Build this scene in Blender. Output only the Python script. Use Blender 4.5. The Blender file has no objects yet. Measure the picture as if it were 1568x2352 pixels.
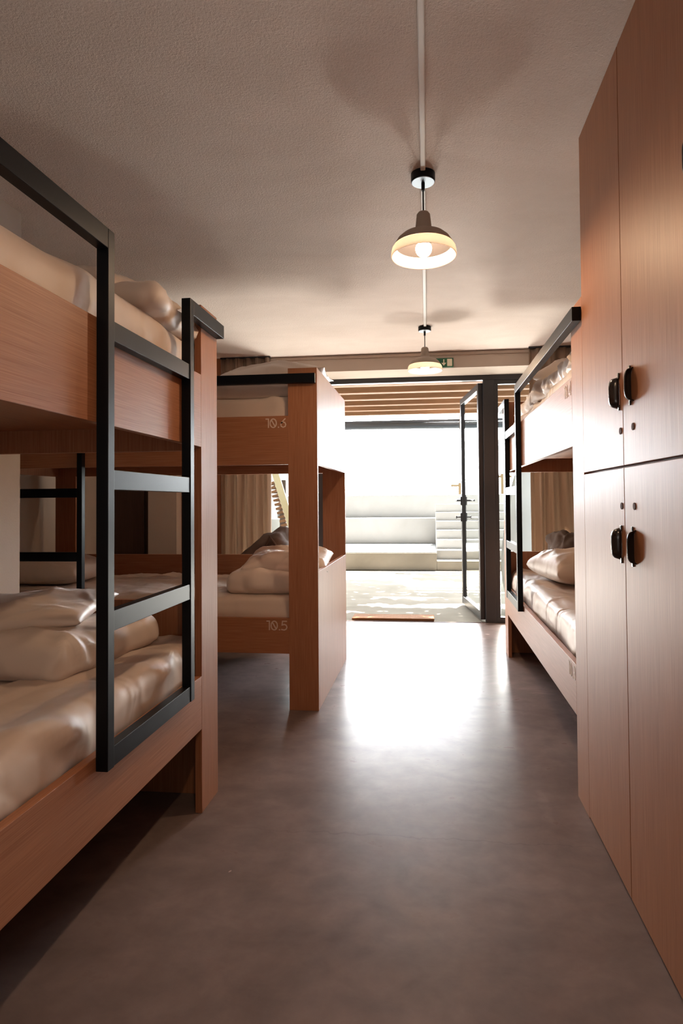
import bpy, bmesh, math, random
from mathutils import Vector, Matrix, noise

C = bpy.context.scene.collection
SC = bpy.context.scene
random.seed(7)

# ------------------------------------------------------------------ camera
F_PX, CX, CY = 1349.44, 839.78, 1121.98
YAW, PITCH, ROLL = 0.1082, 0.0218, -0.0083
cam_data = bpy.data.cameras.new('camera')
cam = bpy.data.objects.new('camera', cam_data)
C.objects.link(cam)
cam_data.sensor_fit = 'VERTICAL'
cam_data.sensor_height = 36.0
cam_data.sensor_width = 24.0
cam_data.lens = 36.0 * F_PX / 2352
cam_data.shift_x = -(CX - 784) / 2352
cam_data.shift_y = (CY - 1176) / 2352
cam_data.clip_start = 0.02
cam_data.clip_end = 400
_r0 = Vector((math.cos(YAW), math.sin(YAW), 0))
_f = Vector((-math.sin(YAW) * math.cos(PITCH), math.cos(YAW) * math.cos(PITCH), math.sin(PITCH)))
_u0 = _r0.cross(_f)
_r = _r0 * math.cos(ROLL) + _u0 * math.sin(ROLL)
_u = -_r0 * math.sin(ROLL) + _u0 * math.cos(ROLL)
M = Matrix.Identity(4)
for i in range(3):
    M[i][0] = _r[i]; M[i][1] = _u[i]; M[i][2] = -_f[i]
M[0][3], M[1][3], M[2][3] = 0, 0, 1.1
cam.matrix_world = M
SC.camera = cam

# ------------------------------------------------------------------ light
w = bpy.data.worlds.new('sky'); SC.world = w; w.use_nodes = True
bg = w.node_tree.nodes['Background']
bg.inputs[0].default_value = (0.93, 0.97, 1.0, 1)
_wn, _wl = w.node_tree.nodes, w.node_tree.links
_tc = _wn.new('ShaderNodeTexCoord'); _sx = _wn.new('ShaderNodeSeparateXYZ'); _mr = _wn.new('ShaderNodeMapRange')
_wl.new(_tc.outputs['Generated'], _sx.inputs[0]); _wl.new(_sx.outputs['Y'], _mr.inputs['Value'])
_mr.interpolation_type = 'SMOOTHSTEP'
_mr.inputs['From Min'].default_value = 0.35; _mr.inputs['From Max'].default_value = 0.95
_mr.inputs['To Min'].default_value = 1.0; _mr.inputs['To Max'].default_value = 17.0
_wl.new(_mr.outputs[0], bg.inputs[1])
sd = bpy.data.lights.new('sun', 'SUN'); sd.energy = 26.0; sd.angle = math.radians(0.6); sd.color = (1.0, 0.93, 0.84)
sun = bpy.data.objects.new('sun', sd); C.objects.link(sun)
sun.rotation_euler = (math.radians(-20), math.radians(8), 0)
BULB = 180.0
# added fill lamps low outside the glass, out of view, brightening the ceiling
for nm, xx, wd_, en in (('left_ceiling_fill', -1.07, .56, 23), ('right_ceiling_fill', .76, .22, 16)):
    gl = bpy.data.lights.new(nm, 'AREA'); gl.shape = 'RECTANGLE'; gl.size = wd_; gl.size_y = .5; gl.energy = en; gl.color = (1.0, 0.95, 0.88)
    go = bpy.data.objects.new(nm, gl); C.objects.link(go)
    go.location = (xx, 5.62, 0.26); go.rotation_euler = (math.radians(-132), 0, 0 if xx > 0 else math.radians(14))
# fill lamp added behind the camera to lift the ceiling; no window there
al = bpy.data.lights.new('back_ceiling_fill', 'AREA'); al.shape = 'RECTANGLE'; al.size = 2.6; al.size_y = 1.7; al.energy = 11; al.color = (1.0, 0.93, 0.86)
ao = bpy.data.objects.new('back_ceiling_fill', al); C.objects.link(ao)
ao.location = (-0.1, -2.2, 1.35); ao.rotation_euler = (math.radians(150), 0, 0)
SC.view_settings.view_transform = 'Standard'
SC.view_settings.look = 'None'
SC.view_settings.gamma = 1.0
SC.view_settings.use_curve_mapping = False
SC.view_settings.exposure = 1.75
SC.cycles.max_bounces = 10
SC.cycles.diffuse_bounces = 6
SC.cycles.glossy_bounces = 5
SC.cycles.transparent_max_bounces = 16
SC.cycles.sample_clamp_indirect = 6.0

# ------------------------------------------------------------------ materials
def mat(name, col, rough=0.5, spec=0.5, metal=0.0, coat=0.0):
    m = bpy.data.materials.new(name); m.use_nodes = True
    b = m.node_tree.nodes['Principled BSDF']
    b.inputs['Base Color'].default_value = (*col, 1)
    b.inputs['Roughness'].default_value = rough
    b.inputs['Specular IOR Level'].default_value = spec
    b.inputs['Metallic'].default_value = metal
    b.inputs['Coat Weight'].default_value = coat
    return m

def nodes(m):
    return m.node_tree.nodes, m.node_tree.links, m.node_tree.nodes['Principled BSDF']

def noise_tex(m, scale, detail=3, vec_scale=(1, 1, 1), rough=0.5, distortion=0.0, rot=(0, 0, 0)):
    n, l, b = nodes(m)
    tc = n.new('ShaderNodeTexCoord'); mp = n.new('ShaderNodeMapping')
    mp.inputs['Scale'].default_value = vec_scale
    mp.inputs['Rotation'].default_value = rot
    t = n.new('ShaderNodeTexNoise'); t.inputs['Scale'].default_value = scale
    t.inputs['Detail'].default_value = detail; t.inputs['Roughness'].default_value = rough
    t.inputs['Distortion'].default_value = distortion
    l.new(tc.outputs['Object'], mp.inputs[0]); l.new(mp.outputs[0], t.inputs['Vector'])
    return t.outputs['Fac']

def ramp(m, fac, stops):
    n, l, b = nodes(m)
    r = n.new('ShaderNodeValToRGB')
    els = r.color_ramp.elements
    while len(els) < len(stops): els.new(0.5)
    for e, (p, c) in zip(els, stops):
        e.position = p; e.color = (*c, 1)
    l.new(fac, r.inputs[0]); return r.outputs[0]

def mixc(m, a, b_, fac, mode='MIX'):
    n, l, b = nodes(m)
    x = n.new('ShaderNodeMix'); x.data_type = 'RGBA'; x.blend_type = mode
    if isinstance(fac, float): x.inputs[0].default_value = fac
    else: l.new(fac, x.inputs[0])
    for s, v in ((x.inputs[6], a), (x.inputs[7], b_)):
        if isinstance(v, tuple): s.default_value = (*v, 1)
        else: l.new(v, s)
    return x.outputs[2]

def bump(m, fac, strength, dist):
    n, l, b = nodes(m)
    bp = n.new('ShaderNodeBump'); bp.inputs['Strength'].default_value = strength
    bp.inputs['Distance'].default_value = dist
    l.new(fac, bp.inputs['Height']); l.new(bp.outputs[0], b.inputs['Normal'])
    return bp

def wood(name, axis, c1=(0.27, 0.105, 0.048), c2=(0.385, 0.172, 0.088), rough=0.48):
    m = mat(name, c2, rough, 0.3)
    n, l, b = nodes(m)
    sc = [1, 1, 1]; sc[axis] = 0.012
    fine = noise_tex(m, 420, 2, tuple(sc), 0.6)
    sc2 = [1, 1, 1]; sc2[axis] = 0.05
    broad = noise_tex(m, 26, 3, tuple(sc2), 0.5)
    a = ramp(m, fine, [(0.32, c1), (0.68, c2)])
    k = ramp(m, broad, [(0.2, (0.92, 0.91, 0.90)), (0.8, (1.04, 1.035, 1.03))])
    out = mixc(m, a, k, 1.0, 'MULTIPLY')
    l.new(out, b.inputs['Base Color'])
    bump(m, fine, 0.25, 0.0006)
    return m

WOOD = [wood('oak_veneer_x', 0), wood('oak_veneer_y', 1), wood('oak_veneer_z', 2)]
BLACK = mat('black_steel', (0.003, 0.004, 0.006), 0.38, 0.17)
bump(BLACK, noise_tex(BLACK, 350, 2), 0.06, 0.0004)
FRAME = mat('dark_grey_aluminium', (0.022, 0.022, 0.026), 0.38, 0.5)
bump(FRAME, noise_tex(FRAME, 200, 2), 0.05, 0.0004)

def plaster(name, c1, c2, bscale=70, bstr=0.6, dist=0.004):
    m = mat(name, c1, 0.9, 0.2)
    n, l, b = nodes(m)
    f = noise_tex(m, 1.3, 4, (1, 1.8, 1), 0.6, 0.6)
    l.new(ramp(m, f, [(0.3, c1), (0.7, c2)]), b.inputs['Base Color'])
    bump(m, noise_tex(m, bscale, 5, (1, 1, 1), 0.62, 0.4), bstr, dist)
    return m

CEIL = plaster('rough_ceiling_plaster', (0.70, 0.60, 0.53), (0.80, 0.70, 0.63), 135, 0.9, 0.007)
PLAST = plaster('wall_plaster', (0.46, 0.395, 0.335), (0.52, 0.45, 0.385), 160, 0.3, 0.002)
WHITE_OUT = plaster('white_render_outside', (0.26, 0.26, 0.255), (0.30, 0.30, 0.295), 60, 0.2, 0.002)
CONC_OUT = plaster('patio_concrete', (0.17, 0.155, 0.13), (0.23, 0.21, 0.18), 30, 0.2, 0.002)
CONC_OUT.node_tree.nodes['Principled BSDF'].inputs['Specular IOR Level'].default_value = 0.0
WHITE_OUT.node_tree.nodes['Principled BSDF'].inputs['Specular IOR Level'].default_value = 0.0

def floor_mat():
    m = mat('polished_concrete', (0.25, 0.225, 0.21), 0.3, 0.035)
    n, l, b = nodes(m)
    a = noise_tex(m, 1.6, 6, (1, 1, 1), 0.62, 0.2)
    c = noise_tex(m, 7, 6, (1, 1.4, 1), 0.62, 0.3)
    A = ramp(m, a, [(0.28, (0.125, 0.088, 0.082)), (0.72, (0.225, 0.172, 0.160))])
    B = ramp(m, c, [(0.15, (0.72, 0.72, 0.72)), (0.85, (1.24, 1.22, 1.21))])
    out = mixc(m, A, B, 1.0, 'MULTIPLY')
    # worn dark stains in the slab, each with a shape of its own
    tc = n.new('ShaderNodeTexCoord'); dis = n.new('ShaderNodeTexNoise'); dis.inputs['Scale'].default_value = 18; dis.inputs['Detail'].default_value = 4
    l.new(tc.outputs['Object'], dis.inputs['Vector'])
    vm = n.new('ShaderNodeVectorMath'); vm.operation = 'MULTIPLY_ADD'; vm.inputs[1].default_value = (.06, .06, 0)
    l.new(dis.outputs['Color'], vm.inputs[0]); l.new(tc.outputs['Object'], vm.inputs[2])
    for px, py, sx, sy, dk in ((.185, 3.35, .035, .045, .35), (.30, 3.34, .13, .022, .75), (-.60, 1.72, .006, .008, 2.6), (.0, 1.95, .9, .005, .86), (.62, 3.45, .09, .012, 1.3), (.72, 3.0, .012, .30, 1.25), (.40, 2.2, .02, .14, 1.12), (-.85, 3.6, .012, .22, 1.35), (-.7, 3.3, .2, .01, 1.3), (.26, 3.20, .07, .03, .85), (-.30, 1.20, .012, .02, .6)):
        sb = n.new('ShaderNodeVectorMath'); sb.operation = 'SUBTRACT'; sb.inputs[1].default_value = (px + .03, py + .03, 0); l.new(vm.outputs[0], sb.inputs[0])
        ml = n.new('ShaderNodeVectorMath'); ml.operation = 'MULTIPLY'; ml.inputs[1].default_value = (1 / sx, 1 / sy, 0); l.new(sb.outputs[0], ml.inputs[0])
        ln = n.new('ShaderNodeVectorMath'); ln.operation = 'LENGTH'; l.new(ml.outputs[0], ln.inputs[0])
        out = mixc(m, out, ramp(m, ln.outputs['Value'], [(0.4, (dk,) * 3), (1.0, (1, 1, 1))]), 1.0, 'MULTIPLY')
    l.new(out, b.inputs['Base Color'])
    r = ramp(m, c, [(0.1, (0.40,) * 3), (0.9, (0.22,) * 3)])
    l.new(r, b.inputs['Roughness'])
    bump(m, noise_tex(m, 3, 3, (1, 1, 1), 0.5), 0.08, 0.004)
    return m
FLOOR = floor_mat()

def linen(name, col, sheen=0.0, rough=0.6, bs=0.35):
    m = mat(name, col, rough, 0.35)
    n, l, b = nodes(m)
    b.inputs['Sheen Weight'].default_value = sheen
    f = noise_tex(m, 7, 2, (1, 1.3, 1), 0.5, 0.9)
    f.node.noise_type = 'RIDGED_MULTIFRACTAL'
    bump(m, f, bs, 0.022)
    return m
SHEET = linen('white_cotton_sheet', (0.57, 0.465, 0.395), 0.1, 0.48, 0.5)
DUVET = linen('white_cotton_duvet', (0.61, 0.515, 0.45), 0.1, 0.5, 0.5)
GREYBAG = linen('dark_taupe_fabric', (0.075, 0.052, 0.043), 0.0, 0.9, 0.4)
TAUPE = linen('grey_taupe_blanket', (0.095, 0.072, 0.062), 0.0, 0.9, 0.6)

CURT = mat('linen_curtain_cloth', (0.34, 0.26, 0.205), 0.85, 0.2)
bump(CURT, noise_tex(CURT, 500, 2), 0.3, 0.0008)
_n = CURT.node_tree.nodes; _l = CURT.node_tree.links
_t = _n.new('ShaderNodeBsdfTranslucent'); _t.inputs[0].default_value = (0.50, 0.38, 0.29, 1); _m = _n.new('ShaderNodeMixShader'); _m.inputs[0].default_value = 0.3
_l.new(_n['Principled BSDF'].outputs[0], _m.inputs[1]); _l.new(_t.outputs[0], _m.inputs[2]); _l.new(_m.outputs[0], _n['Material Output'].inputs[0])
WHITEP = mat('white_plastic', (0.74, 0.72, 0.68), 0.5, 0.4)
ZINC = mat('galvanised_metal', (0.32, 0.37, 0.42), 0.4, 0.5, 0.7)
PIPEM = mat('blue_grey_pipe_paint', (0.075, 0.10, 0.13), 0.45, 0.4)
bump(ZINC, noise_tex(ZINC, 30, 2), 0.1, 0.002)
CEMENT = mat('brown_grey_cement_shade', (0.33, 0.26, 0.21), 0.8, 0.3)
bump(CEMENT, noise_tex(CEMENT, 180, 4), 0.25, 0.001)
INNER = mat('dark_shade_lining', (0.016, 0.015, 0.016), 0.9, 0.0)
GREEN = mat('exit_sign_green', (0.01, 0.10, 0.045), 0.5, 0.4)
SIGNW = mat('exit_sign_cream', (0.80, 0.78, 0.62), 0.5, 0.4)
NUM = mat('pale_number_lettering', (0.60, 0.47, 0.38), 0.6, 0.3)
HOLE = mat('dark_recess', (0.07, 0.03, 0.02), 0.8, 0.2)
HANDLE = mat('dark_bronze_pull', (0.022, 0.018, 0.018), 0.24, 0.6, 0.3, 0.3)
COIR = mat('coir_mat', (0.20, 0.095, 0.045), 0.95, 0.1)
bump(COIR, noise_tex(COIR, 300, 3), 0.8, 0.004)
PINE = wood('pergola_pine', 0, (0.22, 0.115, 0.06), (0.36, 0.20, 0.11), 0.7)
PALE = mat('pale_yellow_paint', (0.66, 0.62, 0.42), 0.5, 0.4)
BLUE = mat('blue_board_paint', (0.13, 0.36, 0.50), 0.3, 0.5)
BWHITE = mat('board_white', (0.66, 0.70, 0.72), 0.3, 0.5)
ORANGE = mat('orange_crane_paint', (0.20, 0.13, 0.06), 0.6, 0.3)
LEAF = mat('shade_cover_leaf', (0.05, 0.10, 0.03), 0.7, 0.3)

GLASS = bpy.data.materials.new('clear_glass'); GLASS.use_nodes = True
_n = GLASS.node_tree.nodes; _l = GLASS.node_tree.links; _n.clear()
_o = _n.new('ShaderNodeOutputMaterial'); _t = _n.new('ShaderNodeBsdfTransparent'); _g = _n.new('ShaderNodeBsdfGlossy')
_t.inputs[0].default_value = (0.94, 0.96, 0.955, 1); _g.inputs['Roughness'].default_value = 0.02
_fr = _n.new('ShaderNodeFresnel'); _fr.inputs[0].default_value = 1.25; _ge = _n.new('ShaderNodeNewGeometry'); _iv = _n.new('ShaderNodeMath'); _iv.operation = 'SUBTRACT'; _iv.inputs[0].default_value = 1.0; _l.new(_ge.outputs['Backfacing'], _iv.inputs[1]); _mu = _n.new('ShaderNodeMath'); _mu.operation = 'MULTIPLY'; _l.new(_fr.outputs[0], _mu.inputs[0]); _l.new(_iv.outputs[0], _mu.inputs[1])
_m = _n.new('ShaderNodeMixShader'); _l.new(_mu.outputs[0], _m.inputs[0]); _l.new(_t.outputs[0], _m.inputs[1]); _l.new(_g.outputs[0], _m.inputs[2]); _l.new(_m.outputs[0], _o.inputs[0])

FROST = bpy.data.materials.new('frosted_glass_rim'); FROST.use_nodes = True
_n = FROST.node_tree.nodes; _l = FROST.node_tree.links; _n.clear()
_o = _n.new('ShaderNodeOutputMaterial'); _d = _n.new('ShaderNodeBsdfDiffuse'); _t = _n.new('ShaderNodeBsdfTranslucent'); _m = _n.new('ShaderNodeMixShader')
_d.inputs[0].default_value = (0.36, 0.32, 0.29, 1); _t.inputs[0].default_value = (0.95, 0.88, 0.82, 1); _m.inputs[0].default_value = 0.5
_l.new(_d.outputs[0], _m.inputs[1]); _l.new(_t.outputs[0], _m.inputs[2]); _l.new(_m.outputs[0], _o.inputs[0])

BULBM = bpy.data.materials.new('warm_bulb'); BULBM.use_nodes = True
_n = BULBM.node_tree.nodes; _b = _n['Principled BSDF']
_b.inputs['Base Color'].default_value = (0.9, 0.85, 0.75, 1)
_b.inputs['Emission Color'].default_value = (1.0, 0.68, 0.42, 1); _b.inputs['Emission Strength'].default_value = BULB

# ------------------------------------------------------------------ mesh helpers
def link(name, bm, m=None, parent=None, smooth=False, loc=None):
    me = bpy.data.meshes.new(name)
    bmesh.ops.recalc_face_normals(bm, faces=bm.faces)
    bm.to_mesh(me); bm.free()
    if smooth:
        for p in me.polygons: p.use_smooth = True
    o = bpy.data.objects.new(name, me); C.objects.link(o)
    if m: me.materials.append(m)
    if parent: o.parent = parent
    if loc: o.location = loc
    return o

def add_box(bm, x0, x1, y0, y1, z0, z1, bev=0.0, seg=2):
    if x0 > x1: x0, x1 = x1, x0
    if y0 > y1: y0, y1 = y1, y0
    if z0 > z1: z0, z1 = z1, z0
    r = bmesh.ops.create_cube(bm, size=1.0)
    vs = r['verts']
    for v in vs:
        v.co = Vector((x0 + (v.co.x + .5) * (x1 - x0), y0 + (v.co.y + .5) * (y1 - y0), z0 + (v.co.z + .5) * (z1 - z0)))
    if bev > 0:
        es = list({e for v in vs for e in v.link_edges})
        bmesh.ops.bevel(bm, geom=es, offset=bev, segments=seg, affect='EDGES', profile=0.5)

def box(name, m, parent, *a, bev=0.0):
    bm = bmesh.new(); add_box(bm, *a, bev=bev); return link(name, bm, m, parent)

def add_lathe(bm, prof, cx=0, cy=0, seg=48):
    rings = []
    for r, z in prof:
        rings.append([bm.verts.new((cx + r * math.cos(2 * math.pi * i / seg), cy + r * math.sin(2 * math.pi * i / seg), z)) for i in range(seg)])
    for a, b in zip(rings, rings[1:]):
        for i in range(seg):
            j = (i + 1) % seg
            bm.faces.new((a[i], a[j], b[j], b[i]))
    return rings

def add_tube(bm, pts, r, seg=12, cap=True):
    pts = [Vector(p) for p in pts]; rings = []
    for k, p in enumerate(pts):
        d = (pts[min(k + 1, len(pts) - 1)] - pts[max(k - 1, 0)]).normalized()
        a = d.cross(Vector((0, 0, 1)))
        if a.length < 1e-3: a = d.cross(Vector((1, 0, 0)))
        a.normalize(); b = d.cross(a)
        rings.append([bm.verts.new(p + a * r * math.cos(t) + b * r * math.sin(t)) for t in [2 * math.pi * i / seg for i in range(seg)]])
    for A, B in zip(rings, rings[1:]):
        for i in range(seg):
            j = (i + 1) % seg; bm.faces.new((A[i], A[j], B[j], B[i]))
    if cap:
        bm.faces.new(rings[0]); bm.faces.new(rings[-1])

def empty(name, loc, rz=0):
    o = bpy.data.objects.new(name, None); C.objects.link(o)
    o.location = loc; o.rotation_euler = (0, 0, rz); o.empty_display_size = 0.1
    return o

def tag(o, label=None, cat=None, group=None, kind=None):
    if label: o['label'] = label
    if cat: o['category'] = cat
    if group: o['group'] = group
    if kind: o['kind'] = kind
    return o

def struct(o): o['kind'] = 'structure'; return o

def fbm(p, s, oct=3):
    v = 0; a = 1
    for i in range(oct):
        v += a * noise.noise(p * s); s *= 2.03; a *= 0.5
    return v

def ridge(p, s):
    return (1 - abs(noise.noise(p * s)) * 2.2)

def crease(p, s):
    """sharp wandering fold lines, 0..1"""
    q = p * s
    q = q + Vector((noise.noise(q * .6), noise.noise(q * .6 + Vector((9, 2, 5))), noise.noise(q * .6 + Vector((3, 7, 1))))) * 1.1
    a = max(0, 1 - abs(noise.noise(q)) * 4.5) ** 2
    b = max(0, 1 - abs(noise.noise(q * 2.1 + Vector((4, 4, 4)))) * 4.5) ** 2
    return a + .45 * b

def soft_box(name, m, sx, sy, sz, r, loc, rz=0, amp=0.006, freq=6, seed=0, step=0.03, stretch=(1, 1, 1), shape=None, parent=None, ridges=0.0, rot=None):
    """rounded cloth block standing on z=0 of its own frame"""
    bm = bmesh.new()
    nx, ny, nz = [max(3, int(s / step)) for s in (sx, sy, sz)]
    grid = {}
    def V(i, j, k):
        key = (i, j, k)
        if key not in grid:
            grid[key] = bm.verts.new(((i / nx - .5) * sx, (j / ny - .5) * sy, (k / nz) * sz))
        return grid[key]
    for i in range(nx):
        for j in range(ny):
            for k in (0, nz): bm.faces.new((V(i, j, k), V(i + 1, j, k), V(i + 1, j + 1, k), V(i, j + 1, k)))
    for i in range(nx):
        for k in range(nz):
            for j in (0, ny): bm.faces.new((V(i, j, k), V(i + 1, j, k), V(i + 1, j, k + 1), V(i, j, k + 1)))
    for j in range(ny):
        for k in range(nz):
            for i in (0, nx): bm.faces.new((V(i, j, k), V(i, j + 1, k), V(i, j + 1, k + 1), V(i, j, k + 1)))
    off = Vector((seed * 3.7, seed * 1.3, seed * 2.1))
    for v in bm.verts:
        p = v.co.copy()
        q = Vector((max(-sx / 2 + r, min(sx / 2 - r, p.x)), max(-sy / 2 + r, min(sy / 2 - r, p.y)), max(r, min(sz - r, p.z))))
        d = p - q
        if d.length > 1e-6:
            n_ = d.normalized()
            n_ = Vector([math.copysign(abs(c) ** 0.9, c) for c in n_]).normalized()
            p = q + n_ * r
        else: n_ = Vector((0, 0, 1))
        s = Vector((p.x * stretch[0], p.y * stretch[1], p.z * stretch[2])) + off
        disp = amp * fbm(s, freq)
        if ridges: disp += ridges * crease(s, freq * .55)
        if p.z < r * 0.5: disp *= 0.2
        p += n_ * disp
        if shape: p = shape(p)
        v.co = p
    o = link(name, bm, m, parent, smooth=True, loc=loc)
    o.rotation_euler = rot if rot else (0, 0, rz)
    return o

def pillow(name, m, sx, sy, h, loc, rot=(0, 0, 0), seed=0, amp=0.015, n=64, parent=None, plump=0.34):
    bm = bmesh.new()
    top = [[None] * (n + 1) for _ in range(n + 1)]; bot = [[None] * (n + 1) for _ in range(n + 1)]
    off = Vector((seed * 2.3, seed * 5.1, seed))
    for i in range(n + 1):
        for j in range(n + 1):
            a, b = i / n * 2 - 1, j / n * 2 - 1
            # cushion outline: sides pulled in, corners kept as ears
            x = a * sx / 2 * (1 - 0.07 * (1 - abs(b) ** 2.0) * (abs(a) ** 3) * -0 - 0.05 * (1 - b * b) * abs(a))
            y = b * sy / 2 * (1 - 0.05 * (1 - a * a) * abs(b))
            e = max(0.0, (1 - abs(a) ** 2.6)) * max(0.0, (1 - abs(b) ** 2.6))
            z = h / 2 * e ** plump
            p = Vector((x, y, 0)) + off
            edge = min(1, e * 4)
            wr = amp * (fbm(p, 4) + 0.9 * crease(p, 3.2)) * edge
            top[i][j] = bm.verts.new((x, y, z + wr))
            if i in (0, n) or j in (0, n): bot[i][j] = top[i][j]
            else: bot[i][j] = bm.verts.new((x, y, -z * 0.75 + wr * 0.2))
    for i in range(n):
        for j in range(n):
            bm.faces.new((top[i][j], top[i + 1][j], top[i + 1][j + 1], top[i][j + 1]))
            f = (bot[i][j], bot[i][j + 1], bot[i + 1][j + 1], bot[i + 1][j])
            if len(set(f)) == 4:
                try: bm.faces.new(f)
                except ValueError: pass
    zmin = min(v.co.z for v in bm.verts)
    for v in bm.verts: v.co.z -= zmin
    o = link(name, bm, m, parent, smooth=True, loc=loc); o.rotation_euler = rot
    return o

# ------------------------------------------------------------------ the setting
H = 2.374
D = 5.378
XC = 0.534
XW = -1.765
struct(box('floor', FLOOR, None, -3.2, 1.75, -2.4, D, -0.12, 0.0))
struct(box('ceiling', CEIL, None, -3.2, 1.75, -2.4, D + 0.1, H, H + 0.2))
struct(box('wall_left', PLAST, None, -3.2, XW, -2.4, 2.37, 0.0, H))
struct(box('wall_recess', PLAST, None, -3.2, -2.86, 2.37, D, 0.0, H))
struct(box('wall_right', PLAST, None, 1.60, 1.75, -2.4, D, 0.0, H))
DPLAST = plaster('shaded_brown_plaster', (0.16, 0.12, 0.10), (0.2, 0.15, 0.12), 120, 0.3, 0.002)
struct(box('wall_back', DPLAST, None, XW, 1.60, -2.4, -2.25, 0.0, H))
struct(box('wall_front', PLAST, None, -2.86, -1.82, D, D + 0.12, 0.0, H))
struct(box('wall_pier', PLAST, None, -2.446, -2.188, 4.90, D, 0.0, H))
DARK = wood('dark_brown_panel', 2, (0.045, 0.025, 0.018), (0.07, 0.04, 0.03), 0.5)
d2 = struct(box('door_2', DARK, None, -2.86, -2.446, 4.95, 4.99, 0.0, 2.2, bev=0.002))
box('door_panel', DARK, d2, -2.80, -2.50, 4.935, 4.951, 0.25, 2.05, bev=0.004)
struct(box('wall_lintel', PLAST, None, -1.86, 1.60, 5.05, D + 0.1, 2.235, H))
# the plaster edge line under the ceiling
struct(box('trim_1', PLAST, None, -1.86, 1.60, 5.038, 5.05, H - 0.03, H - 0.004, bev=0.003))

# socket on the recess wall
so = box('wall_socket', WHITEP, None, -2.859, -2.848, 3.48, 3.64, 0.98, 1.06, bev=0.003)
for yy in (3.52, 3.60):
    bm = bmesh.new(); bmesh.ops.create_cone(bm, segments=20, radius1=0.021, radius2=0.021, depth=0.004, cap_ends=True)
    bmesh.ops.rotate(bm, verts=bm.verts, matrix=Matrix.Rotation(math.pi / 2, 3, 'Y'))
    bmesh.ops.translate(bm, verts=bm.verts, vec=(-2.846, yy, 1.02)); link('socket_face', bm, WHITEP, so)
tag(so, 'white double wall socket on the plaster wall behind the far left bunk', 'socket')

# glazing
struct(box('trim_2', FRAME, None, -1.82, 1.60, D, D + 0.07, 2.19, 2.283, bev=0.003))     # header bar
struct(box('trim_3', FRAME, None, 0.49, 0.587, D, D + 0.07, 0.0, 2.19, bev=0.003))        # post beside door
struct(box('trim_4', FRAME, None, -1.02, -0.965, D, D + 0.07, 0.0, 2.19, bev=0.003))
struct(box('trim_5', HOLE, None, -0.965, 0.49, D + 0.0, D + 0.02, -0.02, 0.003))          # threshold strip
def fixed_window(name, x0, x1):
    bm = bmesh.new()
    add_box(bm, x0, x1, D + .01, D + .06, 0.0, 0.05, bev=.002); add_box(bm, x0, x1, D + .01, D + .06, 2.15, 2.19, bev=.002)
    add_box(bm, x0, x0 + .035, D + .01, D + .06, 0.05, 2.15, bev=.002); add_box(bm, x1 - .035, x1, D + .01, D + .06, 0.05, 2.15, bev=.002)
    o = struct(link(name, bm, FRAME))
    box('pane', GLASS, o, x0 + .035, x1 - .035, D + .03, D + .038, 0.05, 2.15)
    return o
fixed_window('window_1', -1.82, -1.02)
fixed_window('window_2', 0.587, 1.60)

# open door leaf, hinged on the post, swung outwards
leaf = empty('door_1', (0.492, D + 0.05, 0.02), 0); struct(leaf)
leaf.rotation_euler = (0, 0, math.radians(97.5))
LW, LH = 0.90, 2.15
bm = bmesh.new()
for a in ((0, .055, 0, LH), (LW - .055, LW, 0, LH)): add_box(bm, a[0], a[1], 0, .045, a[2], a[3], bev=.003)
add_box(bm, .055, LW - .055, 0, .045, 0, .075, bev=.003); add_box(bm, .055, LW - .055, 0, .045, LH - .06, LH, bev=.003)
link('door_frame', bm, FRAME, leaf)
box('pane', GLASS, leaf, .055, LW - .055, .018, .026, .075, LH - .06)
for s in (-1, 1):
    y0 = 0 if s < 0 else .045
    bm = bmesh.new(); add_box(bm, LW - .045, LW - .012, y0, y0 + s * .012, 1.03, 1.12, bev=.003)
    add_tube(bm, [(LW - .028, y0 + s * .01, 1.08), (LW - .028, y0 + s * .055, 1.08), (LW - .05, y0 + s * .065, 1.08), (LW - .15, y0 + s * .065, 1.08)], .009)
    link('door_handle', bm, FRAME, leaf)
    bm = bmesh.new(); add_box(bm, LW - .045, LW - .012, y0, y0 + s * .012, 0.86, 0.95, bev=.003)
    add_tube(bm, [(LW - .028, y0 + s * .01, .905), (LW - .028, y0 + s * .05, .905)], .007)
    add_box(bm, LW - .038, LW - .018, y0 + s * .05, y0 + s * .06, .89, .92, bev=.002)
    link('door_lock', bm, FRAME, leaf)

# ------------------------------------------------------------------ outside
struct(box('patio_floor', CONC_OUT, None, -6, 6, D + 0.0, 16, -0.14, -0.004))
bm = bmesh.new()
add_box(bm, -6, 0.103, 9.35, 11.3, 0, 0.275, bev=.01)
add_box(bm, -6, 6, 11.3, 11.9, 0, 0.765, bev=.01)
tw = struct(link('terrace_wall', bm, CONC_OUT))
bm = bmesh.new()
add_box(bm, -6, 0.10, 9.36, 11.32, 0.275, 0.285)
add_box(bm, -6, 6, 11.29, 11.9, 0.285, 0.77, bev=.01); add_box(bm, -6, 6, 11.9, 12.2, 0, 1.22, bev=.01)
link('white_coping', bm, WHITE_OUT, tw)
st = empty('concrete_steps', (0.103, 9.35, 0))
tag(st, 'broad white concrete steps climbing beyond the open glass door', 'steps')
for i in range(7):
    bm = bmesh.new(); add_box(bm, 0.0, 3.88, 0.28 * i, 1.92, 0.148 * i, 0.148 * (i + 1), bev=.006)
    link('step', bm, CONC_OUT if i == 0 else WHITE_OUT, st)
struct(box('wall_patio_left', WHITE_OUT, None, -3.3, -3.1, D + 0.1, 16, 0, 3.0))
struct(box('wall_patio_right', WHITE_OUT, None, 4.0, 4.2, D + 0.1, 16, 0, 3.0))

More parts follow.
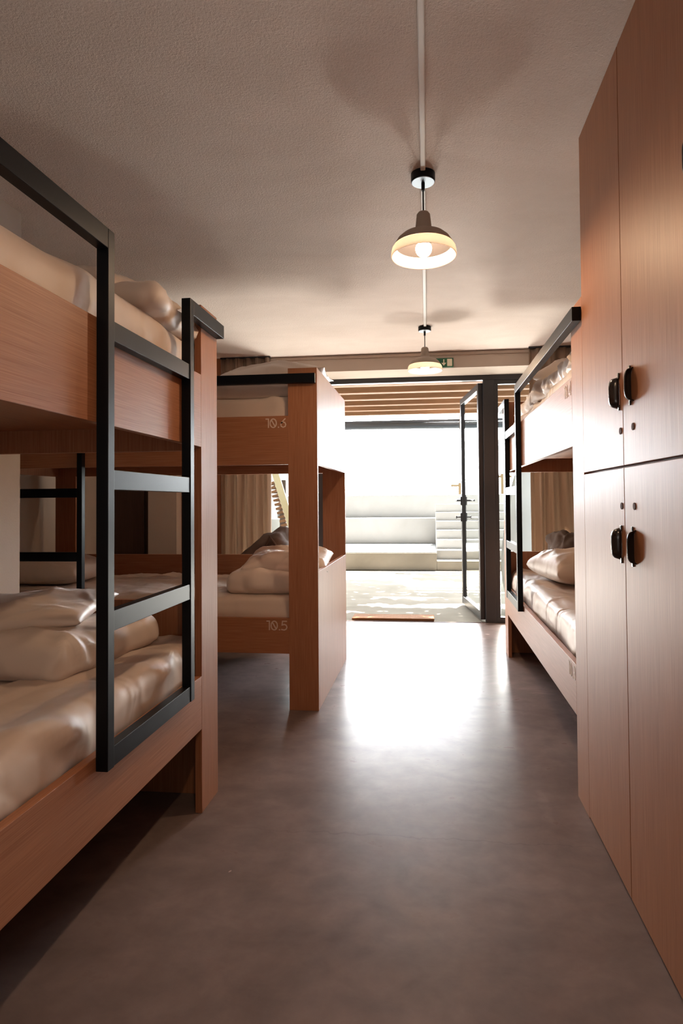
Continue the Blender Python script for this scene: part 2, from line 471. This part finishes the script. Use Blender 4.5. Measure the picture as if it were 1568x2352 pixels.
pg = empty('pergola', (0, 6, 2.3)); tag(pg, 'brown timber pergola of parallel beams over the patio', 'pergola')
for i in range(6):
    y = 6.02 + 0.42 * i - 6
    bm = bmesh.new(); add_box(bm, -3.05, 3.95, y, y + 0.095, 0, 0.17, bev=.006)
    link('beam', bm, PINE, pg)
for x in (-3.0, 3.6):
    bm = bmesh.new(); add_box(bm, x, x + .1, -0.5, 2.7, 0.17, 0.30, bev=.006); link('side_beam', bm, PINE, pg)
for x in (-3.0, 3.6):
    bm = bmesh.new(); add_box(bm, x, x + .1, 2.2, 2.3, -2.3, 0.0, bev=.006); link('post', bm, PINE, pg)

pp = empty('overhead_pipe', (0, 8.3, 2.15))
tag(pp, 'long grey blue galvanised pipe running across above the patio', 'pipe')
bm = bmesh.new(); add_tube(bm, [(-3.08, 0, .030), (3.98, 0, -0.02)], 0.046, 20); link('pipe_tube', bm, PIPEM, pp, smooth=True)
bm = bmesh.new(); add_box(bm, -3.08, 3.98, -.02, .03, .055, .092, bev=.003); link('rail', bm, PIPEM, pp)
for x in (-2, 0.42, 2.6):
    bm = bmesh.new(); add_box(bm, x, x + .03, -.05, .05, -.06, .09, bev=.003); link('bracket', bm, ZINC, pp)
    bm = bmesh.new(); add_box(bm, x, x + .02, -.01, .01, .08, .16); link('hanger', bm, ZINC, pp)

dm = box('doormat', COIR, None, -0.73, 0.03, 5.42, 5.63, 0.0, 0.022, bev=.006)
tag(dm, 'brown coir doormat lying just outside the glass door', 'doormat')

# leaf cover added above the pergola, out of view, to shade and dapple the patio
bm = bmesh.new(); rv = random.Random(3)
for k in range(11000):
    c = Vector((rv.uniform(-3.6, 3.6), rv.uniform(5.5, 10.0), rv.uniform(2.64, 2.9)))
    if c.y > 7.1 and noise.noise(Vector((c.x * 0.85, c.y * 1.9, 2.2))) < -0.10: continue
    s = rv.uniform(.06, .10); R = Matrix.Rotation(rv.uniform(0, 6.28), 3, 'Z') @ Matrix.Rotation(rv.uniform(-.6, .6), 3, 'X')
    vs = [bm.verts.new(c + R @ Vector(p)) for p in ((0, -s, 0), (s * .8, 0, .01), (0, s, 0), (-s * .8, 0, .01))]
    bm.faces.new(vs)
tag(link('leaf_shade_cover', bm, LEAF), 'unseen leaf cover added over the pergola to break up the sunlight', 'leaf cover', kind='stuff')

# tower cranes far away
def crane(x, y, z, label):
    t = empty('tower_crane', (x, y, 0)); tag(t, label, 'crane', 'faint cranes on the horizon')
    bm = bmesh.new(); add_box(bm, -.16, .16, -.16, .16, 0, z + .25); link('mast', bm, ORANGE, t)
    bm = bmesh.new(); add_box(bm, -.9, .9, -.12, .12, z - .14, z + .08); link('jib', bm, ORANGE, t)
crane(3.05, 60, 2.65, 'faint orange crane shape on the horizon left of the door leaf')
crane(7.25, 60, 3.5, 'faint orange crane shape on the horizon right of the door post')

# boards leaning outside the right window
def board(name, x, y, L, Wd, lean, mt, m2, label, yaw=0.25):
    t = empty(name, (x, y, 0.0)); tag(t, label, 'surfboard')
    t.rotation_euler = (math.radians(-6), lean, yaw)
    def prof(a): return Wd / 2 * max(0, 1 - abs(2 * a - 1) ** 2.6) ** 0.55
    def mk(a0, a1, th, off, wf=1.0):
        bm = bmesh.new(); N = 30; rows = []
        for i in range(N + 1):
            a = a0 + (a1 - a0) * i / N; ww = max(prof(a), .002) * wf; row = []
            for k in range(12):
                an = 2 * math.pi * k / 12
                row.append(bm.verts.new((ww * math.cos(an), (th * min(1, ww * 6)) * math.sin(an) + off * 0, a * L)))
            rows.append(row)
        for A, B in zip(rows, rows[1:]):
            for k in range(12): bm.faces.new((A[k], A[(k + 1) % 12], B[(k + 1) % 12], B[k]))
        bm.faces.new(rows[0]); bm.faces.new(rows[-1]); return bm
    link('board_body', mk(0.0, 1.0, .03, 0), mt, t, smooth=True)
    link('colour_band', mk(0.25, 0.85, .0325, 0, .45), m2, t, smooth=True)
board('surfboard', 0.86, 6.15, 1.75, 0.50, math.radians(12), BWHITE, BLUE, 'white surfboard with a blue band leaning behind the right window post')
board('surfboard', 1.12, 6.5, 1.9, 0.52, math.radians(7), BLUE, BWHITE, 'pale blue surfboard with a white band leaning beside the right curtain', -0.2)

# slatted lounger leaning outside the left window
t = empty('folded_lounger', (-1.79, 6.3, 1.40)); t.rotation_euler = (0, math.radians(-17), 0)
tag(t, 'pale yellow framed wooden lounger with brown slats leaning outside the left window', 'lounger')
bm = bmesh.new(); add_box(bm, 0.075, .15, -.03, .0, -1.37, 0.02, bev=.004); link('side_frame', bm, PALE, t)
bm = bmesh.new(); add_box(bm, 0.04, .085, .25, .28, -1.37, 0.0, bev=.004); link('side_frame', bm, PALE, t)
for k in range(26):
    bm = bmesh.new(); add_box(bm, 0.0, .07, -.02, .25, -0.12 - k * .048, -0.095 - k * .048, bev=.003); link('slat', bm, PINE, t)
t2 = box('timber_post', mat('weathered_timber', (0.13, 0.095, 0.085), 0.8), None, -1.70, -1.63, 6.55, 6.62, -0.004, 1.35, bev=.004)
tag(t2, 'thin dark weathered timber post outside the left window', 'post')

# ------------------------------------------------------------------ bunk beds
R1B, R1T, R2B, R2T, ZT, ZE, PW, T = .296, .483, 1.300, 1.561, 1.815, .728, .158, .025

GLYPH = {
 '1': [[(0, .82), (.25, .82), (.25, 0)]],
 '0': [[(.3 + .3 * math.sin(a * math.pi / 12), .41 + .41 * math.cos(a * math.pi / 12)) for a in range(25)], [(.12, .72), (.48, .10)]],
 '.': [[(0.0, 0.02), (0.06, 0.02)]],
 '5': [[(.5, .82), (.1, .82), (.06, .47), (.28, .53), (.45, .46), (.53, .27), (.45, .08), (.26, 0), (.0, .05)]],
 '6': [[(.46, .82), (.2, .56), (.04, .30), (.08, .10), (.26, 0), (.46, .08), (.52, .27), (.42, .46), (.24, .50), (.08, .40)]],
 '3': [[(.02, .76), (.2, .82), (.42, .76), (.46, .62), (.38, .47), (.2, .43), (.4, .39), (.5, .22), (.42, .06), (.22, 0), (0, .07)]],
 '4': [[(.4, 0), (.4, .82), (0, .22), (.54, .22)]],
}
ADV = {'1': .42, '0': .78, '.': .22, '5': .66, '6': .66, '3': .66, '4': .66}

def number_mesh(text, h, mir):
    """flat strokes in local x-z, right edge at x=0, raised along +y"""
    bm = bmesh.new(); k = h / .82; x = 0; w_ = .055 * k
    tot = sum(ADV[c] for c in text) * k
    for ch in text:
        for si, st_ in enumerate(GLYPH[ch]):
            pts = [Vector((x + a * k - tot, 0, b * k)) for a, b in st_]
            closed = (pts[0] - pts[-1]).length < 1e-6
            if closed: pts = pts[:-1]
            N = len(pts); th = .0008 + .0005 * si; L4 = []
            for i, p in enumerate(pts):
                pa = pts[i - 1] if (i or closed) else None; pb = pts[(i + 1) % N] if (i < N - 1 or closed) else None
                d0 = (p - pa).normalized() if pa is not None else (pb - p).normalized()
                d1 = (pb - p).normalized() if pb is not None else d0
                t_ = (d0 + d1).normalized(); n_ = Vector((-t_.z, 0, t_.x)); mt_ = min(1.8, 1 / max(.4, abs(n_.dot(Vector((-d0.z, 0, d0.x))))))
                e = Vector((0, 0, 0))
                if pa is None: e = -d1 * w_ * .6
                if pb is None: e = d0 * w_ * .6
                A_, B_ = p + e + n_ * w_ * mt_, p + e - n_ * w_ * mt_
                L4.append([bm.verts.new(v) for v in ((A_.x, 0, A_.z), (A_.x, th, A_.z), (B_.x, th, B_.z), (B_.x, 0, B_.z))])
            for i in range(N if closed else N - 1):
                P, Q = L4[i], L4[(i + 1) % N]
                for q in range(4): bm.faces.new((P[q], P[(q + 1) % 4], Q[(q + 1) % 4], Q[q]))
            if not closed: bm.faces.new(L4[0]); bm.faces.new(L4[-1])
        x += ADV[ch] * k
    for v in bm.verts: v.co.x *= -1      # seen from the +y side, left and right swap
    return bm

def bunk(loc, rz, m, L, W, label, lad0, numbers=None, num_side=1):
    """local x = m*u (u runs from the ladder end), y = outwards on the ladder side"""
    o = empty('bunk_bed', loc, rz); tag(o, label, 'bunk bed', 'wooden bunk beds in the dormitory')
    def part(name, mt, u0, u1, v0, v1, z0, z1, bev=.0015, parent=None):
        return box(name, mt, parent or o, m * u0, m * u1, v0, v1, z0, z1, bev=bev)
    for v0, v1 in ((-T, 0), (-W, -W + T)):
        part('post', WOOD[2], 0, PW, v0, v1, 0, ZT); part('post', WOOD[2], L - PW, L, v0, v1, 0, ZT)
    for u0 in (0, L - T):
        part('end_board', WOOD[2], u0, u0 + T, -W + T, -T, R2B, ZT); part('end_board', WOOD[2], u0, u0 + T, -W + T, -T, 0, ZE)
    r_up = part('side_rail', WOOD[0], PW, L - PW, -T, 0, R2B, R2T)
    r_lo = part('side_rail', WOOD[0], PW, L - PW, -T, 0, R1B, R1T)
    part('side_rail', WOOD[0], PW, L - PW, -W, -W + T, R2B, R2T + .1); part('side_rail', WOOD[0], PW, L - PW, -W, -W + T, R1B, ZE)
    part('bed_base', WOOD[0], T, L - T, -W + T, -T, 1.39, 1.47); part('bed_base', WOOD[0], T, L - T, -W + T, -T, .38, .44)
    # steel ladder and guard
    lad1 = lad0 + .53
    bm = bmesh.new()
    for u in (lad0, lad1 - .03): add_box(bm, m * u, m * (u + .03), .0005, .0315, .449, 1.78, bev=.0015)
    ld = link('ladder', bm, BLACK, o)
    for z in (.449, .783, 1.134, 1.508):
        part('rung', BLACK, lad0 + .03, lad1 - .03, .0005, .029, z, z + .05, parent=ld)
    part('guard_rail', BLACK, .006, lad0, .0005, .0315, 1.73, 1.78); part('guard_rail', BLACK, lad1, L - .006, .0005, .0315, 1.73, 1.78)
    for txt, up in (numbers or []):
        n_ = link('bed_number', number_mesh(txt, .046, m), NUM, o)
        rail_end = (L - PW) if num_side else PW
        # right-hand side for someone facing the rail
        n_.location = (m * (rail_end - .004), 0.0002, (R2T if up else R1T) - .062)
        n_['label'] = 'pale number ' + txt
    return o

L1, W1 = 2.20, 0.95
X1, E1 = -.813, 2.187
b1 = bunk((X1, E1, 0), -math.pi / 2, 1, L1, W1, 'oak bunk bed at front left with a black ladder, nearest the camera', .297)
X2, Y2, L2, W2 = -.590, 3.066, 2.163, 1.035
b2 = bunk((X2 - L2, Y2, 0), math.pi, -1, L2, W2, 'oak bunk bed set crosswise on the left with pale numbers 10.5 and 10.6', .327,
          [('10.6', True), ('10.5', False)])
X3, E3, L3, W3 = .536, 4.373, 2.254, 1.03
b3 = bunk((X3, E3, 0), math.pi / 2, -1, L3, W3, 'oak bunk bed on the right between the lockers and the glass wall', .327,
          [('10.4', True), ('10.3', False)])

# ------------------------------------------------------------------ bedding
def mattress(cx, cy, sx, sy, z0, z1, seed, label, rd=.035, amp=.007):
    o = soft_box('mattress', SHEET, sx, sy, z1 - z0, rd, (cx, cy, z0), amp=amp, freq=5, seed=seed, step=.018, ridges=.014,
                 stretch=(1, .45, 1) if sy > sx else (.45, 1, 1))
    return tag(o, label, 'mattress', 'mattresses in white fitted sheets')
cx1 = X1 - W1 / 2; cy1 = E1 - L1 / 2
mattress(cx1 + .005, cy1, W1 - .075, L1 - .08, .44, .60, 1, 'lower mattress of the front left bunk in a wrinkled white sheet', .045, .010)
mattress(cx1 + .005, cy1, W1 - .07, L1 - .08, 1.47, 1.675, 2, 'upper mattress of the front left bunk behind the black ladder', .04)
cx2 = X2 - L2 / 2; cy2 = Y2 + W2 / 2
mattress(cx2, cy2, L2 - .08, W2 - .07, .44, .585, 3, 'lower mattress of the crosswise bunk above number 10.5')
mattress(cx2 - .01, cy2, L2 - .08, W2 - .07, 1.47, 1.672, 4, 'upper mattress of the crosswise bunk above number 10.6')
cx3 = X3 + W3 / 2; cy3 = E3 - L3 / 2
mattress(cx3, cy3, W3 - .08, L3 - .08, .44, .60, 5, 'lower mattress of the right bunk in a creased white sheet', .04, .012)
mattress(cx3, cy3, W3 - .08, L3 - .08, 1.47, 1.63, 6, 'upper mattress of the right bunk beside the lockers')

# front left, lower: folded duvet with a pillow flap
o = soft_box('folded_duvet', DUVET, .76, .52, .115, .05, (-1.36, 1.80, .597), rz=-.10, amp=.014, freq=4.5, seed=11, step=.014, ridges=.02)
tag(o, 'folded white duvet on the lower mattress of the front left bunk', 'duvet', 'folded white duvets')
o = pillow('pillow', DUVET, .56, .44, .085, (-1.40, 1.86, .700), (math.radians(3), math.radians(-2), .25), 12)
tag(o, 'white pillow on the folded duvet in the front left lower bunk', 'pillow', 'white pillows')
# front left, upper
o = soft_box('folded_duvet', DUVET, .62, .46, .09, .04, (-1.13, 1.86, 1.672), rz=.05, amp=.016, freq=5, seed=13, step=.02, ridges=.02)
tag(o, 'folded white duvet on the upper mattress of the front left bunk', 'duvet', 'folded white duvets')
o = pillow('pillow', DUVET, .50, .40, .11, (-1.16, 1.86, 1.755), (math.radians(4), math.radians(3), -.2), 14)
tag(o, 'white pillow up on the front left top bunk under the ceiling', 'pillow', 'white pillows')
# crosswise, lower
o = soft_box('folded_duvet', DUVET, .52, .62, .125, .05, (-.89, 3.50, .583), rz=.0, amp=.014, freq=5, seed=15, step=.02, ridges=.012)
tag(o, 'folded white duvet at the corridor end of the bunk numbered 10.5', 'duvet', 'folded white duvets')
o = pillow('pillow', DUVET, .50, .50, .14, (-.86, 3.56, .685), (math.radians(7), math.radians(2), .1), 16, amp=.016)
tag(o, 'rumpled white pillow on the duvet above number 10.5', 'pillow', 'white pillows')
o = pillow('pillow', DUVET, .60, .46, .20, (-2.47, 3.60, .583), (0, 0, .05), 17)
tag(o, 'white pillow behind the small ladder at the left end of the crosswise bunk', 'pillow', 'white pillows')
# crosswise, upper
o = soft_box('folded_duvet', DUVET, 1.0, .66, .085, .038, (-1.20, 3.46, 1.670), amp=.013, freq=5.5, seed=18, step=.022, ridges=.014)
tag(o, 'flat folded white duvet on the top bunk above number 10.6', 'duvet', 'folded white duvets')
o = pillow('pillow', DUVET, .72, .46, .20, (-.93, 3.42, 1.735), (math.radians(2), math.radians(-7), .05), 19, amp=.018, plump=.8)
tag(o, 'white pillow heaped above the black guard rail of bunk 10.6', 'pillow', 'white pillows')
# right, lower
o = pillow('pillow', DUVET, .62, .56, .24, (.96, 3.66, .596), (math.radians(0), math.radians(0), .15), 20, amp=.016)
tag(o, 'plump white pillow on the lower mattress of the right bunk', 'pillow', 'white pillows')
# right, upper
def drape(p):
    return Vector((p.x, p.y, p.z + .03 * math.sin(p.y * 17 + p.x * 3)))
o = soft_box('rumpled_duvet', DUVET, .80, 1.75, .11, .05, (.99, 3.28, 1.625), amp=.020, freq=5, seed=21, step=.025, ridges=.03, shape=None, stretch=(.5, 1.3, 1))
tag(o, 'long rumpled white duvet on the top bunk of the right bed', 'duvet')
o = pillow('pillow', DUVET, .45, .40, .15, (.86, 3.25, 1.715), (0, 0, .6), 22, amp=.02)
tag(o, 'small white pillow behind the guard rail of the right top bunk', 'pillow', 'white pillows')

# dark bag behind the crosswise bunk, blanket behind the right one
def slump(p):
    return Vector((p.x * (1 - .25 * p.z), p.y, p.z * (1 + .35 * p.x + .05 * math.sin(9 * p.x))))
o = soft_box('slouchy_bag', GREYBAG, .72, .36, .76, .12, (-1.40, 4.62, 0.0), amp=.035, freq=3.5, seed=30, step=.03, ridges=.03, shape=slump)
tag(o, 'slouchy dark brown fabric bag in front of the left curtain', 'bag')
bm = bmesh.new(); add_tube(bm, [(-1.30, 4.45, .60), (-1.28, 4.42, .72), (-1.23, 4.43, .84), (-1.18, 4.44, .76), (-1.17, 4.44, .58)], .012)
h_ = link('bag_strap', bm, GREYBAG, None, smooth=True); h_.parent = o; h_.matrix_parent_inverse = Matrix.Translation(o.location).inverted()
o = soft_box('bunched_blanket', TAUPE, .60, .38, .90, .16, (1.215, 4.64, 0.0), amp=.06, freq=5, seed=31, step=.02, ridges=.06, shape=lambda p: Vector((p.x, p.y, p.z * (1 + .16 * p.x + .07 * math.sin(16 * p.x + 5 * p.y)))))
tag(o, 'bunched grey brown blanket at the foot of the right curtain', 'blanket')

# ------------------------------------------------------------------ curtains
def curtain(name, x0, x1, y, z0, z1, waves, seed, label, gather=0):
    bm = bmesh.new(); nx, nz = int((x1 - x0) * 220), 46; rows = []
    for k in range(nz + 1):
        t_ = k / nz; z = z0 + (z1 - z0) * t_; row = []
        for i in range(nx + 1):
            s = i / nx; xs = x0 + (x1 - x0) * s
            ph = s * waves * 2 * math.pi + 1.6 * noise.noise(Vector((s * 5, t_ * .8, seed))) * (1 - t_ * .6)
            amp = .044 * (0.65 + .5 * noise.noise(Vector((s * 7, seed, 0))))
            if t_ > .93: amp *= .75
            yy = y + amp * math.sin(ph) + .012 * noise.noise(Vector((s * 30, t_ * 3, seed))) * (1 + t_)
            if gather:
                g = max(0, 1 - abs(t_ - .30) / .38); xs = xs + gather * g * g * (x1 - xs) * .8 * min(1, max(0, s - .25) * 2.2)
            row.append(bm.verts.new((xs, yy, z)))
        rows.append(row)
    for A, B in zip(rows, rows[1:]):
        for i in range(nx): bm.faces.new((A[i], A[i + 1], B[i + 1], B[i]))
    o = link(name, bm, CURT, smooth=True)
    md = o.modifiers.new('thick', 'SOLIDIFY'); md.thickness = .003
    tr = box('curtain_track', FRAME, o, x0, x1, y - .012, y + .012, z1, z1 + .014)
    return tag(o, label, 'curtain')
curtain('curtain', -1.818, -1.37, 4.985, .02, H - .016, 5, 1, 'taupe linen curtain hanging left of the glass door')
curtain('curtain', .83, 1.56, 4.985, .02, H - .016, 7, 2, 'taupe linen curtain hanging behind the right bunk', gather=.35)

# ------------------------------------------------------------------ lockers
def cup_pull(parent, y, z, s):
    """vertical cup pull on a face whose outward normal is -x; s=+1 closed side towards -y"""
    Lh, dp, wd = .045, .023, .021
    bm = bmesh.new(); rows = []; N = 18
    for i in range(N + 1):
        a = -1 + 2 * i / N; sc = (1 - abs(a) ** 4.5) ** .5; row = []
        for k in range(9):
            th = (math.pi / 2) * k / 8
            yy = -s * wd * .5 * 2 * math.cos(th) * (.35 + .65 * sc) + s * wd * .5
            xx = -dp * math.sin(th) ** .8 * sc
            row.append(bm.verts.new((xx, yy, a * Lh)))
        rows.append(row)
    for A, B in zip(rows, rows[1:]):
        for k in range(8): bm.faces.new((A[k], A[k + 1], B[k + 1], B[k]))
    o = link('handle', bm, HANDLE, parent, smooth=True, loc=(-.0005, y, z))
    md = o.modifiers.new('thick', 'SOLIDIFY'); md.thickness = .003; md.offset = -1
    for q in (-1, 1): box('mounting_tab', HANDLE, o, -.004, 0, -s * .018, -s * .008, q * Lh - .008, q * Lh + .008, bev=.001)
    return o

def locker(y0, y1, ys, label, hz=(1.402, .974), hole=(1.291, 1.081)):
    o = empty('locker', (XC, (y0 + y1) / 2, 0)); tag(o, label, 'locker', 'oak lockers along the right wall')
    yc = (y0 + y1) / 2
    box('body', WOOD[2], o, .018, 1.05, y0 - yc, y1 - yc, 0.012, H)
    g = .0018
    cols = [(y0, ys), (ys, y1)]
    for ci, (a, b) in enumerate(cols):
        for li, (z0, z1) in enumerate(((1.1935, H - .002), (.012, 1.1865))):
            d = box('door', WOOD[2], o, 0, .017, a + g - yc, b - g - yc, z0, z1, bev=.001)
            s = 1 if ci == 1 else -1
            hy = (ys + (.030 if ci == 1 else -.090)) - yc
            if ci == 1: hy = ys + .040 - yc
            else: hy = ys - .078 - yc
            cup_pull(d, hy, hz[li], s)
            bm = bmesh.new(); bmesh.ops.create_cone(bm, segments=24, radius1=.0095, radius2=.0095, depth=.003, cap_ends=True)
            bmesh.ops.rotate(bm, verts=bm.verts, matrix=Matrix.Rotation(math.pi / 2, 3, 'Y'))
            hyy = (ys + .022 if ci == 1 else ys - .080) - yc
            bmesh.ops.translate(bm, verts=bm.verts, vec=(-.0005, hyy, hole[li])); link('lock_hole', bm, HOLE, d)
    return o
locker(1.262, 2.112, 1.689, 'tall oak locker with four doors standing beside the right bunk')
locker(.412, 1.262, .837, 'tall oak locker at the right edge nearest the camera')
# the pull high up at the picture's right edge belongs to the nearer locker's far upper door
lk2 = [o for o in C.objects if o.name == 'locker.001'][0]
dd = [c for c in lk2.children if c.name.startswith('door')]
cup_pull(dd[2], 1.235 - .837, 1.785, -1)

# left locker at the far wall
o = empty('locker', (-2.0, 5.0, 0)); tag(o, 'narrow oak locker beside the left curtain against the far wall', 'locker')
box('body', WOOD[2], o, -.186, .18, .018, .37, 0, H)
box('door', WOOD[2], o, -.186, .18, 0, .017, .01, 1.165, bev=.001); box('door', WOOD[2], o, -.186, .18, 0, .017, 1.172, H - .002, bev=.001)

# ------------------------------------------------------------------ ceiling lamps
def arc(cx_, cz, rx, rz_, a0, a1, n):
    return [(cx_ + rx * math.cos(math.radians(a0 + (a1 - a0) * i / n)), cz + rz_ * math.sin(math.radians(a0 + (a1 - a0) * i / n))) for i in range(n + 1)]
def pendant(y, x, label):
    o = empty('pendant_lamp', (x, y, H)); tag(o, label, 'lamp', 'pendant lamps along the ceiling conduit')
    bm = bmesh.new(); r = add_lathe(bm, [(.002, -.0), (.047, -.0), (.047, -.028), (.045, -.031), (.002, -.031)]); link('canopy', bm, BLACK, o)
    bm = bmesh.new(); add_lathe(bm, [(.002, -.0312), (.0435, -.0312), (.0435, -.034), (.002, -.034)]); link('canopy_cover', bm, ZINC, o)
    bm = bmesh.new(); add_tube(bm, [(0, 0, -.034), (0, 0, -.155)], .0032, 10); add_tube(bm, [(0, 0, -.034), (0, 0, -.065)], .007, 12); link('cord', bm, BLACK, o)
    # cement shade: neck and dome, outside then inside
    out = [(.004, -.150), (.020, -.152), (.026, -.160), (.032, -.216), (.034, -.222)] + [(.040, -.226), (.062, -.232), (.084, -.243), (.102, -.259), (.114, -.278), (.117, -.284)]
    inn = [(.109, -.284), (.096, -.264), (.078, -.251), (.058, -.242), (.030, -.236), (.004, -.235)]
    bm = bmesh.new(); add_lathe(bm, out + inn[:1]); sh = link('lamp_shade', bm, CEMENT, o, smooth=True)
    bm = bmesh.new(); add_lathe(bm, inn); link('shade_lining', bm, INNER, sh, smooth=True)
    bm = bmesh.new(); add_lathe(bm, [(.1172, -.2845), (.1225, -.293), (.1255, -.307), (.1270, -.323), (.1245, -.326), (.1215, -.322), (.118, -.308), (.112, -.294), (.107, -.2845)])
    link('glass_rim', bm, FROST, sh, smooth=True)
    bm = bmesh.new(); add_lathe(bm, [(.002, -.236), (.016, -.236), (.016, -.262), (.002, -.262)], seg=24); link('socket', bm, WHITEP, sh)
    bm = bmesh.new(); bmesh.ops.create_uvsphere(bm, u_segments=28, v_segments=18, radius=.031)
    for v in bm.verts:
        if v.co.z > .012: v.co.x *= (1 - (v.co.z - .012) * 18); v.co.y *= (1 - (v.co.z - .012) * 18)
    bmesh.ops.translate(bm, verts=bm.verts, vec=(0, 0, -.294)); link('bulb', bm, BULBM, o, smooth=True)
    return o
pendant(2.277, -.013, 'nearer visible pendant lamp with a brown cement shade and glowing rim')
pendant(4.30, -.024, 'farther pendant lamp hanging in front of the exit sign')
pendant(.26, -.013, 'pendant lamp on the conduit above the camera, out of the frame')
# cable conduit
bm = bmesh.new()
add_box(bm, -.0095, .0095, -2.2, 4.30, H - .012, H - .0005, bev=.004)
for v in bm.verts: v.co.x += -.013 + (v.co.y - 2.277) * -.004
o = link('cable_conduit', bm, WHITEP)
tag(o, 'straight white cable conduit running along the ceiling between lamps', 'conduit')

# ------------------------------------------------------------------ exit sign
xs0, xs1, zs0, zs1 = .033, .212, 2.238, 2.316
o = empty('exit_sign', ((xs0 + xs1) / 2, 5.036, (zs0 + zs1) / 2)); tag(o, 'green exit sign with a white arrow above the door', 'sign')
SW, SH = (xs1 - xs0) / 2, (zs1 - zs0) / 2
box('sign_plate', GREEN, o, -SW, SW, -.006, .013, -SH, SH, bev=.001)
box('door_symbol', SIGNW, o, SW - .052, SW - .010, -.0075, -.0061, -SH + .008, SH - .008)
bm = bmesh.new()
add_box(bm, .005, .013, -.0075, -.0061, -.008, .028)
vs = [bm.verts.new(p) for p in ((-.012, -.0075, -.002), (.030, -.0075, -.002), (.009, -.0075, -.027))]; bm.faces.new(vs)
link('arrow_symbol', bm, SIGNW, o)
bm = bmesh.new()
def seg2(a, b, w_):
    a = Vector((a[0], 0, a[1])); b = Vector((b[0], 0, b[1])); d = (b - a).normalized(); n_ = Vector((-d.z, 0, d.x)) * w_
    vs = [bm.verts.new((v.x, -.0075, v.z)) for v in (a + n_, b + n_, b - n_, a - n_)]; bm.faces.new(vs)
seg2((-.055, .012), (-.050, -.008), .005); seg2((-.050, -.008), (-.038, -.016), .0032); seg2((-.038, -.016), (-.042, -.030), .003)
seg2((-.052, -.008), (-.062, -.020), .0032); seg2((-.062, -.020), (-.076, -.022), .003); seg2((-.053, .012), (-.040, .002), .0026); seg2((-.056, .012), (-.070, .004), .0026)
bmesh.ops.create_circle(bm, cap_ends=True, segments=16, radius=.006, matrix=Matrix.Translation((-.050, -.0075, .023)) @ Matrix.Rotation(math.pi / 2, 4, 'X'))
link('running_figure', bm, SIGNW, o)
